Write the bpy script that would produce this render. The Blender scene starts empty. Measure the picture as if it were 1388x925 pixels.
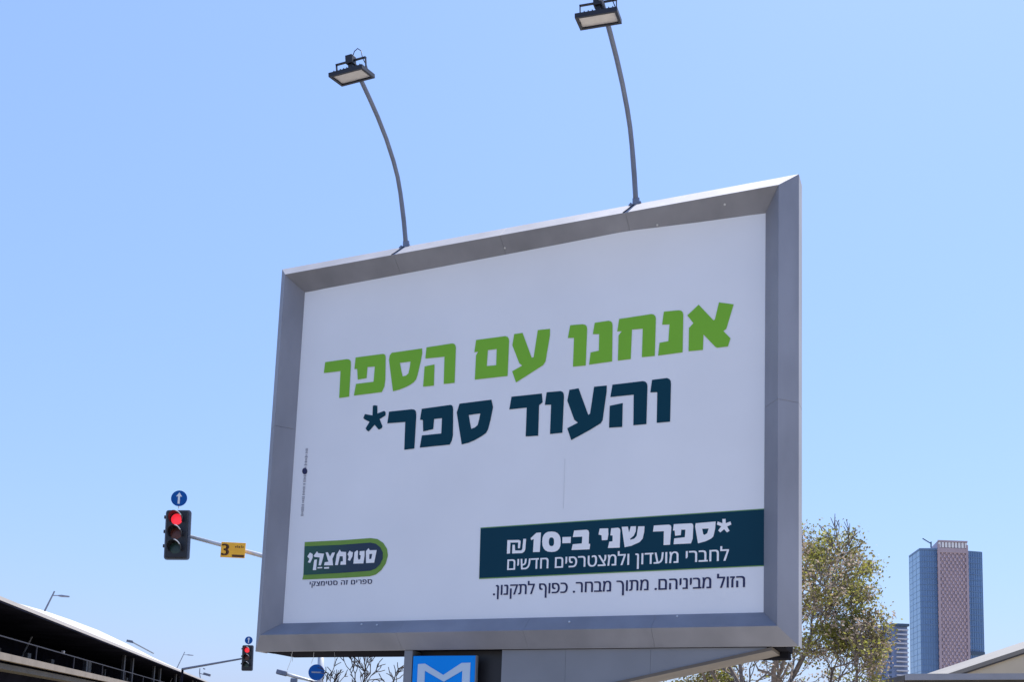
import bpy, math, random
from mathutils import Vector, Matrix, noise
# ---------------------------------------------------------------- camera, light
SC = bpy.context.scene
F_PX, PITCH, ROLL = 1406.0, 0.1316, 0.0373           # lens length in photo pixels, pitch and roll
EYE = Vector((0, 0, 1.6))
_f = Vector((0, math.cos(PITCH), math.sin(PITCH))); _u = Vector((0, -math.sin(PITCH), math.cos(PITCH))); _r = Vector((1, 0, 0))
RT = _r*math.cos(ROLL) + _u*math.sin(ROLL); UP = -_r*math.sin(ROLL) + _u*math.cos(ROLL); FW = _f
cam_d = bpy.data.cameras.new('camera'); cam = bpy.data.objects.new('camera', cam_d); SC.collection.objects.link(cam)
cam_d.sensor_width = 36; cam_d.lens = F_PX/1388*36; cam_d.shift_y = 387.5/1388
cam_d.clip_start = 0.05; cam_d.clip_end = 20000
M4 = Matrix((RT, UP, -FW)).transposed().to_4x4(); M4.translation = EYE
cam.matrix_world = M4
SC.camera = cam
SUN_AZ, SUN_EL = math.radians(42), math.radians(66)
SKY_STRENGTH = 0.1
SKY_MIX, SKY_VEIL = 0.5, (2.1, 3.25, 7.2)
world = bpy.data.worlds.new("World"); SC.world = world; world.use_nodes = True
wn = world.node_tree.nodes; wl = world.node_tree.links; wn.clear()
sky = wn.new('ShaderNodeTexSky'); sky.sky_type = 'NISHITA'; sky.sun_disc = False
sky.sun_elevation = SUN_EL; sky.sun_rotation = SUN_AZ
sky.air_density = 1.8; sky.dust_density = 1.2; sky.ozone_density = 7.5; sky.altitude = 0
bg = wn.new('ShaderNodeBackground'); bg.inputs['Strength'].default_value = SKY_STRENGTH
wo = wn.new('ShaderNodeOutputWorld'); 
# hazy summer sky: the clear-air model evened out by an all-round blue veil
veil = wn.new('ShaderNodeMix'); veil.data_type = 'RGBA'; veil.inputs[0].default_value = SKY_MIX
wl.new(sky.outputs[0], veil.inputs[6]); veil.inputs[7].default_value = (*SKY_VEIL, 1); wl.new(veil.outputs[2], bg.inputs[0]); wl.new(bg.outputs[0], wo.inputs[0])
sun_d = bpy.data.lights.new('sun', 'SUN'); sun_d.energy = 5.0; sun_d.angle = math.radians(0.53); sun_d.color = (1, .955, .88)
sun = bpy.data.objects.new('sun', sun_d); SC.collection.objects.link(sun)
sdir = Vector((math.sin(SUN_AZ)*math.cos(SUN_EL), math.cos(SUN_AZ)*math.cos(SUN_EL), math.sin(SUN_EL)))
sun.rotation_euler = sdir.to_track_quat('Z', 'Y').to_euler(); sun.location = (20, 20, 60)
SC.view_settings.view_transform = 'Standard'; SC.view_settings.look = 'None'
SC.view_settings.exposure = 0.8; SC.view_settings.gamma = 1
# ---------------------------------------------------------------- helpers
def ray(px, py):
    return RT*((px-694)/F_PX) - UP*((py-850)/F_PX) + FW
def at(px, py, Y):                                   # point of the photo's sight line at distance Y
    d = ray(px, py); return EYE + d*(Y/d.y)
def at_z(px, py, z):
    d = ray(px, py); return EYE + d*((z-EYE.z)/d.z)
COL = SC.collection
WM = {}                                              # world matrix of every object made here
def wm(o): return WM.get(o.name, Matrix.Identity(4)) if o else Matrix.Identity(4)
def empty(name, loc, rz=0.0):
    o = bpy.data.objects.new(name, None); COL.objects.link(o); o.empty_display_size = .2
    o.location = loc; o.rotation_euler = (0, 0, rz)
    WM[o.name] = Matrix.Translation(Vector(loc)) @ Matrix.Rotation(rz, 4, 'Z'); return o
def tag(o, label=None, cat=None, group=None, kind=None):
    if label: o['label'] = label
    if cat: o['category'] = cat
    if group: o['group'] = group
    if kind: o['kind'] = kind
    return o
class MB:
    """collects geometry in world coordinates (or in the frame fr) and links it as one mesh object"""
    def __init__(s, fr=None): s.v = []; s.f = []; s.fr = fr
    def add(s, vs, fs):
        b = len(s.v)
        s.v += [(s.fr @ Vector(p)) if s.fr else Vector(p) for p in vs]
        s.f += [tuple(b+i for i in f) for f in fs]
    def box(s, x0, x1, y0, y1, z0, z1):
        s.add([(x, y, z) for x in (x0, x1) for y in (y0, y1) for z in (z0, z1)],
              [(0,1,3,2),(4,6,7,5),(0,4,5,1),(2,3,7,6),(0,2,6,4),(1,5,7,3)])
    def hexa(s, bot, top):                           # two quads, same winding
        s.add(list(bot)+list(top), [(3,2,1,0),(4,5,6,7),(0,1,5,4),(1,2,6,5),(2,3,7,6),(3,0,4,7)])
    def prism(s, pts, off):                          # polygon extruded by the vector off
        n = len(pts); off = Vector(off)
        s.add([Vector(p) for p in pts]+[Vector(p)+off for p in pts],
              [tuple(range(n)), tuple(reversed(range(n, 2*n)))] + [(i, i+n, (i+1) % n+n, (i+1) % n) for i in range(n)])
    def bar(s, a, b, w, d=None, up=(0, 0, 1)):       # rectangular bar from a to b
        a = Vector(a); b = Vector(b); t = (b-a).normalized(); upv = Vector(up)
        if abs(t.dot(upv)) > .97: upv = Vector((1, 0, 0))
        sd = t.cross(upv).normalized()*w/2; u2 = sd.cross(t).normalized()*(d or w)/2
        s.hexa([a-sd-u2, a+sd-u2, a+sd+u2, a-sd+u2], [b-sd-u2, b+sd-u2, b+sd+u2, b-sd+u2])
    def tube(s, pts, rad, n=8, caps=True):
        pts = [Vector(p) for p in pts]; m = len(pts)
        if not hasattr(rad, '__len__'): rad = [rad]*m
        ref = None; vs = []
        for i, p in enumerate(pts):
            t = (pts[min(i+1, m-1)]-pts[max(i-1, 0)]).normalized()
            if ref is None: ref = Vector((0, 0, 1)) if abs(t.z) < .9 else Vector((1, 0, 0))
            a = t.cross(ref).normalized(); b = a.cross(t).normalized(); ref = b
            for k in range(n):
                q = 2*math.pi*k/n; vs.append(p + (a*math.cos(q)+b*math.sin(q))*rad[i])
        fs = [(i*n+k, i*n+(k+1) % n, (i+1)*n+(k+1) % n, (i+1)*n+k) for i in range(m-1) for k in range(n)]
        if caps: fs += [tuple(reversed(range(n))), tuple((m-1)*n+k for k in range(n))]
        s.add(vs, fs)
    def disc(s, c, ax, r, th, n=24):                 # cylinder along ax
        c = Vector(c); ax = Vector(ax).normalized(); s.tube([c, c+ax*th], r, n)
    def build(s, name, m, parent=None, smooth=False, bevel=0):
        inv = wm(parent).inverted()
        me = bpy.data.meshes.new(name); me.from_pydata([inv @ p for p in s.v], [], s.f); me.update()
        if m:
            me.materials.append(m)
        o = bpy.data.objects.new(name, me); COL.objects.link(o)
        if parent: o.parent = parent
        WM[o.name] = wm(parent).copy()
        if smooth:
            for p in me.polygons: p.use_smooth = True
        if bevel:
            b = o.modifiers.new('bevel', 'BEVEL'); b.width = bevel; b.segments = 2; b.limit_method = 'ANGLE'; b.angle_limit = .6
        return o
def origin_fix(o):                                   # put a top-level mesh's origin at its base
    vs = [v.co.copy() for v in o.data.vertices]
    c = Vector((sum(v.x for v in vs)/len(vs), sum(v.y for v in vs)/len(vs), min(v.z for v in vs)))
    for v in o.data.vertices: v.co -= c
    o.location = c; WM[o.name] = Matrix.Translation(c); return o
# ---------------------------------------------------------------- materials
def mat(name, col, rough=.6, metal=0.0, var=.12, scale=3.0, bump=0.0, bscale=40.0, emit=None, estr=0, stretch=None, spec=None):
    m = bpy.data.materials.new(name); m.use_nodes = True; N = m.node_tree.nodes; L = m.node_tree.links
    b = N['Principled BSDF']; b.inputs['Roughness'].default_value = rough; b.inputs['Metallic'].default_value = metal
    if spec is not None: b.inputs['Specular IOR Level'].default_value = spec
    tc = N.new('ShaderNodeTexCoord'); mp = N.new('ShaderNodeMapping'); L.new(tc.outputs['Object'], mp.inputs[0])
    if stretch: mp.inputs['Scale'].default_value = stretch
    nz = N.new('ShaderNodeTexNoise'); nz.inputs['Scale'].default_value = scale; nz.inputs['Detail'].default_value = 6
    L.new(mp.outputs[0], nz.inputs['Vector'])
    cr = N.new('ShaderNodeValToRGB'); cr.color_ramp.elements[0].position = .3; cr.color_ramp.elements[1].position = .7
    cr.color_ramp.elements[0].color = [c*(1-var) for c in col]+[1]; cr.color_ramp.elements[1].color = [min(1, c*(1+var)) for c in col]+[1]
    L.new(nz.outputs['Fac'], cr.inputs[0]); L.new(cr.outputs[0], b.inputs['Base Color'])
    if bump:
        n2 = N.new('ShaderNodeTexNoise'); n2.inputs['Scale'].default_value = bscale; n2.inputs['Detail'].default_value = 4
        L.new(mp.outputs[0], n2.inputs['Vector'])
        bp = N.new('ShaderNodeBump'); bp.inputs['Strength'].default_value = bump; bp.inputs['Distance'].default_value = .02
        L.new(n2.outputs['Fac'], bp.inputs['Height']); L.new(bp.outputs[0], b.inputs['Normal'])
    if emit:
        b.inputs['Emission Color'].default_value = list(emit)+[1]; b.inputs['Emission Strength'].default_value = estr
    return m

TAB_JSON = '''{"green":[[[[-1.7403,0.7991],[-1.5217,0.7994],[-1.5015,0.7941],[-1.4863,0.783],[-1.4797,0.7687],[-1.4774,0.7371],[-1.4766,0.4601],[-1.5757,0.4595],[-1.578,0.6994],[-1.7472,0.7015]]],[[[-1.4348,0.8029],[-1.1653,0.8011],[-1.151,0.7951],[-1.1425,0.7828],[-1.1386,0.7592],[-1.1304,0.5698],[-1.1357,0.5113],[-1.1579,0.4652],[-1.4297,0.4648],[-1.4159,0.566],[-1.2442,0.5654],[-1.2395,0.6986],[-1.3114,0.703],[-1.3146,0.6064],[-1.4004,0.6022],[-1.413,0.6997],[-1.4398,0.6993]]],[[[-1.0826,0.7998],[-0.7955,0.801],[-0.7913,0.7576],[-0.8032,0.6833],[-0.8263,0.5726],[-0.8375,0.5375],[-0.86,0.5147],[-0.8963,0.4962],[-0.9404,0.4805],[-0.9923,0.4677],[-1.051,0.4604],[-1.0821,0.6198],[-1.1055,0.7411],[-1.1004,0.779]],[[-0.9984,0.7016],[-0.8979,0.7004],[-0.9025,0.6539],[-0.9118,0.5998],[-0.9334,0.583],[-0.9656,0.5799],[-0.982,0.6358]]],[[[-0.7547,0.8047],[-0.5159,0.8083],[-0.4988,0.8013],[-0.4872,0.7875],[-0.4824,0.7664],[-0.4791,0.4681],[-0.5785,0.4692],[-0.5829,0.7028],[-0.7601,0.709]]],[[[-0.7634,0.6407],[-0.6715,0.6481],[-0.6682,0.4657],[-0.7679,0.4681]]],[[[-0.3022,0.8089],[-0.0435,0.8071],[-0.0236,0.7978],[-0.0132,0.7817],[-0.0095,0.7626],[-0.0108,0.4709],[-0.2986,0.4743],[-0.297,0.6787],[-0.2786,0.7074],[-0.3134,0.7064]],[[-0.193,0.7093],[-0.1157,0.7082],[-0.1148,0.5727],[-0.197,0.5759]]],[[[0.0325,0.8137],[0.1048,0.814],[0.1911,0.5968],[0.2073,0.5994],[0.2342,0.8197],[0.3376,0.8156],[0.339,0.7629],[0.309,0.5509],[0.29,0.5238],[0.1975,0.4761],[0.0642,0.4083],[0.027,0.5048],[0.1104,0.5409],[0.0847,0.5671],[0.02,0.7221]]],[[[0.5056,0.8222],[0.6091,0.8158],[0.6289,0.8085],[0.6418,0.7951],[0.6464,0.7738],[0.6431,0.478],[0.5387,0.4809],[0.5404,0.7147],[0.4894,0.7201]]],[[[0.7068,0.814],[0.8196,0.8145],[0.8377,0.8068],[0.8477,0.7926],[0.8515,0.7716],[0.8547,0.4842],[0.6702,0.4812],[0.68,0.578],[0.7462,0.5837],[0.7454,0.7172],[0.6934,0.7242]]],[[[0.9025,0.8171],[1.1567,0.8201],[1.1755,0.8124],[1.1869,0.7982],[1.1911,0.7787],[1.1883,0.4859],[1.0882,0.4883],[1.0908,0.7135],[1.0063,0.7186],[1.0016,0.4852],[0.9003,0.485],[0.901,0.6863],[0.9256,0.7148],[0.89,0.7196]]],[[[1.2515,0.8253],[1.3646,0.8198],[1.3829,0.8141],[1.3953,0.8017],[1.4005,0.7809],[1.3997,0.4871],[1.2139,0.4855],[1.2228,0.5843],[1.29,0.5881],[1.2965,0.7185],[1.2401,0.7243]]],[[[1.4308,0.7704],[1.5149,0.8419],[1.6269,0.7039],[1.6369,0.7087],[1.6653,0.8373],[1.7734,0.8061],[1.7218,0.6264],[1.7004,0.6109],[1.7529,0.549],[1.735,0.4892],[1.6562,0.4896],[1.6414,0.4994],[1.5543,0.6041],[1.5514,0.4864],[1.4441,0.4895],[1.4446,0.6702],[1.4777,0.7029]]]],"navy":[[[[-1.2374,0.3549],[-1.2206,0.3573],[-1.1932,0.3503],[-1.1892,0.2821],[-1.1245,0.2983],[-1.1106,0.2852],[-1.1088,0.2575],[-1.1643,0.2313],[-1.133,0.165],[-1.141,0.1486],[-1.1672,0.1401],[-1.2095,0.1861],[-1.2627,0.134],[-1.2804,0.1432],[-1.2957,0.1633],[-1.2609,0.2174],[-1.3132,0.2447],[-1.3234,0.2582],[-1.3109,0.2895],[-1.2353,0.2702]]],[[[-1.078,0.2867],[-0.8634,0.2852],[-0.8392,0.2793],[-0.825,0.2657],[-0.8192,0.2433],[-0.8174,0.2025],[-0.82,-0.0538],[-0.9141,-0.0557],[-0.9181,0.1818],[-1.088,0.1867]]],[[[-0.7703,0.279],[-0.5085,0.2849],[-0.4938,0.2794],[-0.4843,0.2643],[-0.4807,0.2392],[-0.4727,0.028],[-0.4802,-0.0171],[-0.4971,-0.0494],[-0.7701,-0.0501],[-0.7564,0.0515],[-0.5791,0.0518],[-0.5792,0.1802],[-0.6506,0.1805],[-0.6543,0.0956],[-0.7459,0.0841],[-0.7548,0.1827],[-0.7809,0.1867]]],[[[-0.4261,0.2862],[-0.1436,0.2895],[-0.1266,0.2251],[-0.1456,0.1154],[-0.1631,0.045],[-0.1791,0.017],[-0.2232,-0.0084],[-0.278,-0.0329],[-0.3265,-0.0482],[-0.3897,-0.0577],[-0.423,0.0961],[-0.4473,0.2149]],[[-0.3386,0.182],[-0.2364,0.1849],[-0.2457,0.1318],[-0.2562,0.09],[-0.2799,0.0725],[-0.3112,0.0643],[-0.3247,0.1197]]],[[[0.0299,0.2947],[0.2874,0.2928],[0.297,0.2207],[0.2678,0.1999],[0.269,-0.0463],[0.1637,-0.043],[0.1638,0.1913],[0.0153,0.1916]]],[[[0.3273,0.2981],[0.4435,0.295],[0.4602,0.2867],[0.4694,0.271],[0.4729,0.2469],[0.469,-0.0413],[0.3671,-0.0426],[0.3679,0.1939],[0.3159,0.1974]]],[[[0.5157,0.2966],[0.5905,0.3011],[0.6754,0.0797],[0.6893,0.0878],[0.7159,0.2992],[0.8169,0.2974],[0.8177,0.25],[0.7913,0.0267],[0.7768,0.0038],[0.6946,-0.0391],[0.543,-0.1074],[0.5076,-0.0094],[0.5934,0.0266],[0.5633,0.0529],[0.501,0.2119]]],[[[0.8624,0.2984],[1.1,0.2997],[1.1199,0.2924],[1.1326,0.2773],[1.1368,0.2551],[1.1344,-0.0378],[1.0341,-0.0374],[1.0312,0.2015],[0.8481,0.2025]]],[[[0.845,0.1339],[0.9472,0.145],[0.9473,-0.0414],[0.8437,-0.0378]]],[[[1.1708,0.3009],[1.2836,0.3022],[1.302,0.2933],[1.3132,0.2766],[1.316,0.2566],[1.3146,-0.037],[1.2131,-0.0363],[1.2128,0.2003],[1.1595,0.2049]]]],"white":[[[[0.0438,-0.8639],[0.1404,-0.8674],[0.155,-0.8761],[0.1555,-0.8895],[0.1517,-0.9325],[0.1348,-0.9337],[0.1356,-0.8872],[0.0699,-0.8852],[0.0702,-0.9706],[0.0437,-0.9708]]],[[[0.0885,-0.9028],[0.1085,-0.9038],[0.112,-0.9486],[0.1639,-0.951],[0.1719,-0.9401],[0.177,-0.8606],[0.2004,-0.8618],[0.1968,-0.9446],[0.1884,-0.9628],[0.1698,-0.9725],[0.088,-0.9714]]],[[[0.2376,-0.8591],[0.2831,-0.8197],[0.3215,-0.8184],[0.3172,-0.97],[0.2612,-0.9687],[0.264,-0.8671],[0.2432,-0.874]]],[[[0.4853,-0.8993],[0.4835,-0.9301],[0.4756,-0.9506],[0.4619,-0.965],[0.4425,-0.9733],[0.4131,-0.9751],[0.3835,-0.9706],[0.3632,-0.9604],[0.3482,-0.9445],[0.3385,-0.9231],[0.3342,-0.8918],[0.336,-0.8606],[0.344,-0.8401],[0.3579,-0.8256],[0.3775,-0.8173],[0.407,-0.8158],[0.4367,-0.8205],[0.4568,-0.8308],[0.4717,-0.8468],[0.4813,-0.8681]],[[0.4315,-0.8966],[0.4312,-0.9099],[0.4291,-0.9188],[0.4252,-0.9251],[0.4197,-0.9288],[0.4114,-0.9297],[0.403,-0.928],[0.3971,-0.9237],[0.3928,-0.917],[0.3899,-0.9079],[0.3886,-0.8945],[0.3889,-0.8811],[0.3911,-0.8722],[0.3949,-0.8659],[0.4004,-0.8622],[0.4088,-0.8613],[0.4172,-0.8631],[0.423,-0.8674],[0.4274,-0.8741],[0.4302,-0.8832]]],[[[0.4978,-0.8639],[0.5662,-0.8655],[0.5652,-0.9131],[0.4982,-0.9117]]],[[[0.5904,-0.8185],[0.6886,-0.8173],[0.7043,-0.8247],[0.7096,-0.8425],[0.709,-0.9266],[0.721,-0.9272],[0.717,-0.969],[0.5739,-0.9675],[0.5826,-0.9237],[0.6549,-0.9207],[0.6566,-0.8689],[0.5806,-0.8682]]],[[[0.7924,-0.8146],[0.8589,-0.8163],[0.8616,-0.8635],[0.8549,-0.9049],[0.8118,-0.9047],[0.8086,-0.8671],[0.7844,-0.8594]]],[[[0.8821,-0.8176],[0.9348,-0.816],[0.9481,-0.8231],[0.953,-0.8362],[0.9521,-0.9673],[0.86,-0.9661],[0.8698,-0.9185],[0.8948,-0.9165],[0.8949,-0.8736],[0.877,-0.8707]]],[[[0.9632,-0.8111],[1.0104,-0.8118],[1.021,-0.8572],[1.0326,-0.8117],[1.0728,-0.8126],[1.0717,-0.8501],[1.0579,-0.8821],[1.0297,-0.905],[1.0319,-0.913],[1.0618,-0.9053],[1.0793,-0.8866],[1.0896,-0.8149],[1.1375,-0.8163],[1.1358,-0.8568],[1.1251,-0.9086],[1.1025,-0.9336],[1.0397,-0.958],[0.9897,-0.9661]]],[[[1.2076,-0.815],[1.3203,-0.8148],[1.3348,-0.8221],[1.3384,-0.8385],[1.3311,-0.9643],[1.283,-0.9652],[1.2834,-0.8615],[1.202,-0.8604]]],[[[1.3561,-0.8136],[1.4851,-0.8145],[1.4961,-0.8215],[1.4995,-0.8346],[1.4966,-0.9275],[1.4844,-0.9622],[1.357,-0.9624],[1.3614,-0.9193],[1.4387,-0.9149],[1.4428,-0.8591],[1.4119,-0.8575],[1.4094,-0.8973],[1.3675,-0.9003],[1.3635,-0.8613],[1.3505,-0.8606]]],[[[1.5171,-0.8163],[1.6608,-0.8117],[1.6572,-0.8658],[1.6453,-0.9192],[1.6298,-0.9344],[1.5922,-0.9516],[1.5354,-0.9647],[1.513,-0.8386]],[[1.5642,-0.8594],[1.6111,-0.86],[1.6008,-0.8946],[1.582,-0.9051],[1.5724,-0.8995]]],[[[1.7083,-0.7966],[1.7315,-0.7967],[1.7325,-0.8286],[1.766,-0.8178],[1.7724,-0.8404],[1.7427,-0.8527],[1.7605,-0.8854],[1.742,-0.8958],[1.7211,-0.8712],[1.6951,-0.8933],[1.6793,-0.8784],[1.7008,-0.8491],[1.6693,-0.8346],[1.6753,-0.8126],[1.7087,-0.8272]]]],"logo":[[[[-1.7928,-0.9103],[-1.7693,-0.8766],[-1.7394,-0.8923],[-1.7391,-0.925],[-1.7595,-0.9669],[-1.784,-0.9598],[-1.7695,-0.9318]]],[[[-1.7309,-0.909],[-1.6984,-0.8697],[-1.6852,-0.8866],[-1.6279,-0.8933],[-1.6345,-0.9295],[-1.6507,-0.9917],[-1.6744,-0.9908],[-1.668,-0.924],[-1.7159,-0.9178]]],[[[-1.7211,-0.942],[-1.6942,-0.9391],[-1.6963,-1.0305],[-1.7296,-1.0292]]],[[[-1.6122,-0.8838],[-1.5911,-0.8828],[-1.567,-0.9203],[-1.5484,-0.8888],[-1.5204,-0.888],[-1.528,-0.9099],[-1.5419,-0.9417],[-1.5316,-0.9966],[-1.6209,-0.9929],[-1.615,-0.9669],[-1.58,-0.9643]]],[[[-1.5121,-0.9954],[-1.5026,-0.907],[-1.4754,-0.8659],[-1.46,-0.8848],[-1.412,-0.889],[-1.4063,-0.9957],[-1.4618,-0.9954],[-1.4584,-0.9674],[-1.4376,-0.9663],[-1.4422,-0.9239],[-1.4711,-0.9226],[-1.485,-0.9965]]],[[[-1.3967,-0.9078],[-1.3781,-0.8785],[-1.3635,-0.8892],[-1.3456,-0.8941],[-1.349,-0.93],[-1.3694,-0.9652],[-1.3906,-0.9583],[-1.3833,-0.9325]]],[[[-1.3353,-0.9907],[-1.3309,-0.8948],[-1.3046,-0.8779],[-1.2967,-0.8923],[-1.2961,-0.9444],[-1.2847,-0.9628],[-1.2717,-0.9534],[-1.2691,-0.9256],[-1.2825,-0.917],[-1.2809,-0.8891],[-1.2354,-0.8872],[-1.2325,-0.9272],[-1.2392,-0.9927]]],[[[-1.2143,-0.9917],[-1.2223,-0.8918],[-1.1982,-0.867],[-1.1855,-0.8855],[-1.1199,-0.8866],[-1.1375,-0.991]],[[-1.1878,-0.9173],[-1.1598,-0.9165],[-1.1669,-0.958],[-1.1858,-0.9591]]],[[[-1.685,-1.0066],[-1.6378,-1.0064],[-1.6369,-1.0166],[-1.6832,-1.0176]]],[[[-1.6187,-1.0092],[-1.5694,-1.0092],[-1.5698,-1.0221],[-1.6168,-1.0218]]]],"logo_dark":[[[[-1.8294,-0.8203],[-1.4795,-0.8253],[-1.1857,-0.8206],[-1.1326,-0.8324],[-1.0887,-0.8652],[-1.0621,-0.9092],[-1.0602,-0.9581],[-1.0825,-1.0059],[-1.1216,-1.0409],[-1.1691,-1.0561],[-1.4613,-1.0639],[-1.8198,-1.0673]]]],"logo_green":[[[[-1.831,-0.7828],[-1.4466,-0.7858],[-1.1884,-0.7822],[-1.1214,-0.7931],[-1.0634,-0.8297],[-1.0255,-0.8804],[-1.0149,-0.9357],[-1.031,-1.0019],[-1.0687,-1.0551],[-1.1182,-1.0897],[-1.1763,-1.1022],[-1.4938,-1.1066],[-1.8314,-1.1058],[-1.824,-1.0697],[-1.8304,-0.817]]]],"band_edge":[[[[-0.1922,-0.7505],[2.008,-0.7377],[2.0024,-1.1488],[-0.186,-1.1611]]]],"band":[[[[-0.1899,-0.7577],[2.0075,-0.7445],[2.0024,-1.1421],[-0.1845,-1.153]]]],"credit":[[[[-1.884,0.0421],[-1.8598,0.0406],[-1.86,0.0337],[-1.8835,0.0358]]],[[[-1.8841,0.0313],[-1.8599,0.0298],[-1.8597,0.0182],[-1.8831,0.0202]]],[[[-1.8815,0.0142],[-1.8626,0.0132],[-1.8628,0.0064],[-1.881,0.0079]]],[[[-1.8842,0.0036],[-1.8601,0.0022],[-1.8603,-0.0047],[-1.8837,-0.0027]]],[[[-1.8817,-0.0159],[-1.8629,-0.0168],[-1.8628,-0.0261],[-1.881,-0.0246]]],[[[-1.8867,-0.0286],[-1.858,-0.0304],[-1.8578,-0.042],[-1.8858,-0.0397]]],[[[-1.8819,-0.0458],[-1.8631,-0.0468],[-1.8631,-0.056],[-1.8812,-0.0545]]],[[[-1.882,-0.059],[-1.8632,-0.0599],[-1.8632,-0.0691],[-1.8813,-0.0676]]],[[[-1.8848,-0.0719],[-1.8606,-0.0732],[-1.8604,-0.0848],[-1.8838,-0.0829]]],[[[-1.8822,-0.0889],[-1.8634,-0.0898],[-1.8636,-0.0966],[-1.8817,-0.0952]]],[[[-1.8872,-0.1006],[-1.8586,-0.1022],[-1.8586,-0.1115],[-1.8865,-0.1092]]],[[[-1.8825,-0.1225],[-1.8636,-0.1234],[-1.8636,-0.1326],[-1.8817,-0.1312]]],[[[-1.8879,-0.1956],[-1.8593,-0.1971],[-1.8592,-0.2063],[-1.8872,-0.2042]]],[[[-1.8831,-0.2103],[-1.8643,-0.2111],[-1.8641,-0.2226],[-1.8822,-0.2213]]],[[[-1.8858,-0.2255],[-1.8617,-0.2267],[-1.8619,-0.2335],[-1.8853,-0.2318]]],[[[-1.8882,-0.2374],[-1.8596,-0.2389],[-1.8597,-0.2457],[-1.8876,-0.2436]]],[[[-1.886,-0.2496],[-1.8619,-0.2507],[-1.8621,-0.2576],[-1.8855,-0.2558]]],[[[-1.8861,-0.2687],[-1.862,-0.2698],[-1.8618,-0.2813],[-1.8852,-0.2796]]],[[[-1.8863,-0.2925],[-1.8622,-0.2936],[-1.8624,-0.3004],[-1.8858,-0.2987]]],[[[-1.8864,-0.3045],[-1.8623,-0.3056],[-1.8621,-0.3171],[-1.8855,-0.3154]]],[[[-1.8838,-0.3213],[-1.8651,-0.322],[-1.865,-0.3312],[-1.8831,-0.3299]]],[[[-1.8866,-0.3342],[-1.8625,-0.3352],[-1.8625,-0.3444],[-1.8859,-0.3427]]],[[[-1.884,-0.3474],[-1.8653,-0.348],[-1.8654,-0.3549],[-1.8835,-0.3536]]],[[[-1.8867,-0.3592],[-1.8627,-0.3602],[-1.8625,-0.3717],[-1.8858,-0.3701]]],[[[-1.8892,-0.3827],[-1.8606,-0.384],[-1.8604,-0.3955],[-1.8883,-0.3936]]],[[[-1.887,-0.3995],[-1.863,-0.4005],[-1.8628,-0.4119],[-1.8861,-0.4104]]],[[[-1.8845,-0.415],[-1.8657,-0.4156],[-1.8655,-0.4271],[-1.8836,-0.4259]]],[[[-1.8846,-0.4303],[-1.8658,-0.4309],[-1.8658,-0.44],[-1.8839,-0.4388]]],[[[-1.8874,-0.4515],[-1.8634,-0.4524],[-1.8632,-0.4638],[-1.8865,-0.4623]]],[[[-1.8875,-0.468],[-1.8635,-0.4689],[-1.8637,-0.4757],[-1.887,-0.4742]]],[[[-1.8898,-0.4798],[-1.8613,-0.481],[-1.8611,-0.4924],[-1.8889,-0.4907]]],[[[-1.8899,-0.4964],[-1.8615,-0.4975],[-1.8612,-0.509],[-1.889,-0.5072]]],[[[-1.8852,-0.512],[-1.8664,-0.5125],[-1.8664,-0.5216],[-1.8844,-0.5205]]],[[[-1.8852,-0.5249],[-1.8665,-0.5254],[-1.8663,-0.5368],[-1.8843,-0.5357]]],[[[-1.8902,-0.5411],[-1.8618,-0.5422],[-1.8616,-0.5536],[-1.8893,-0.552]]],[[[-1.8505,-0.1623],[-1.8529,-0.1767],[-1.862,-0.1866],[-1.8752,-0.1895],[-1.8892,-0.1846],[-1.9,-0.173],[-1.9049,-0.158],[-1.9025,-0.1436],[-1.8934,-0.1336],[-1.8801,-0.1308],[-1.8662,-0.1358],[-1.8554,-0.1473]]]]}'''
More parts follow.
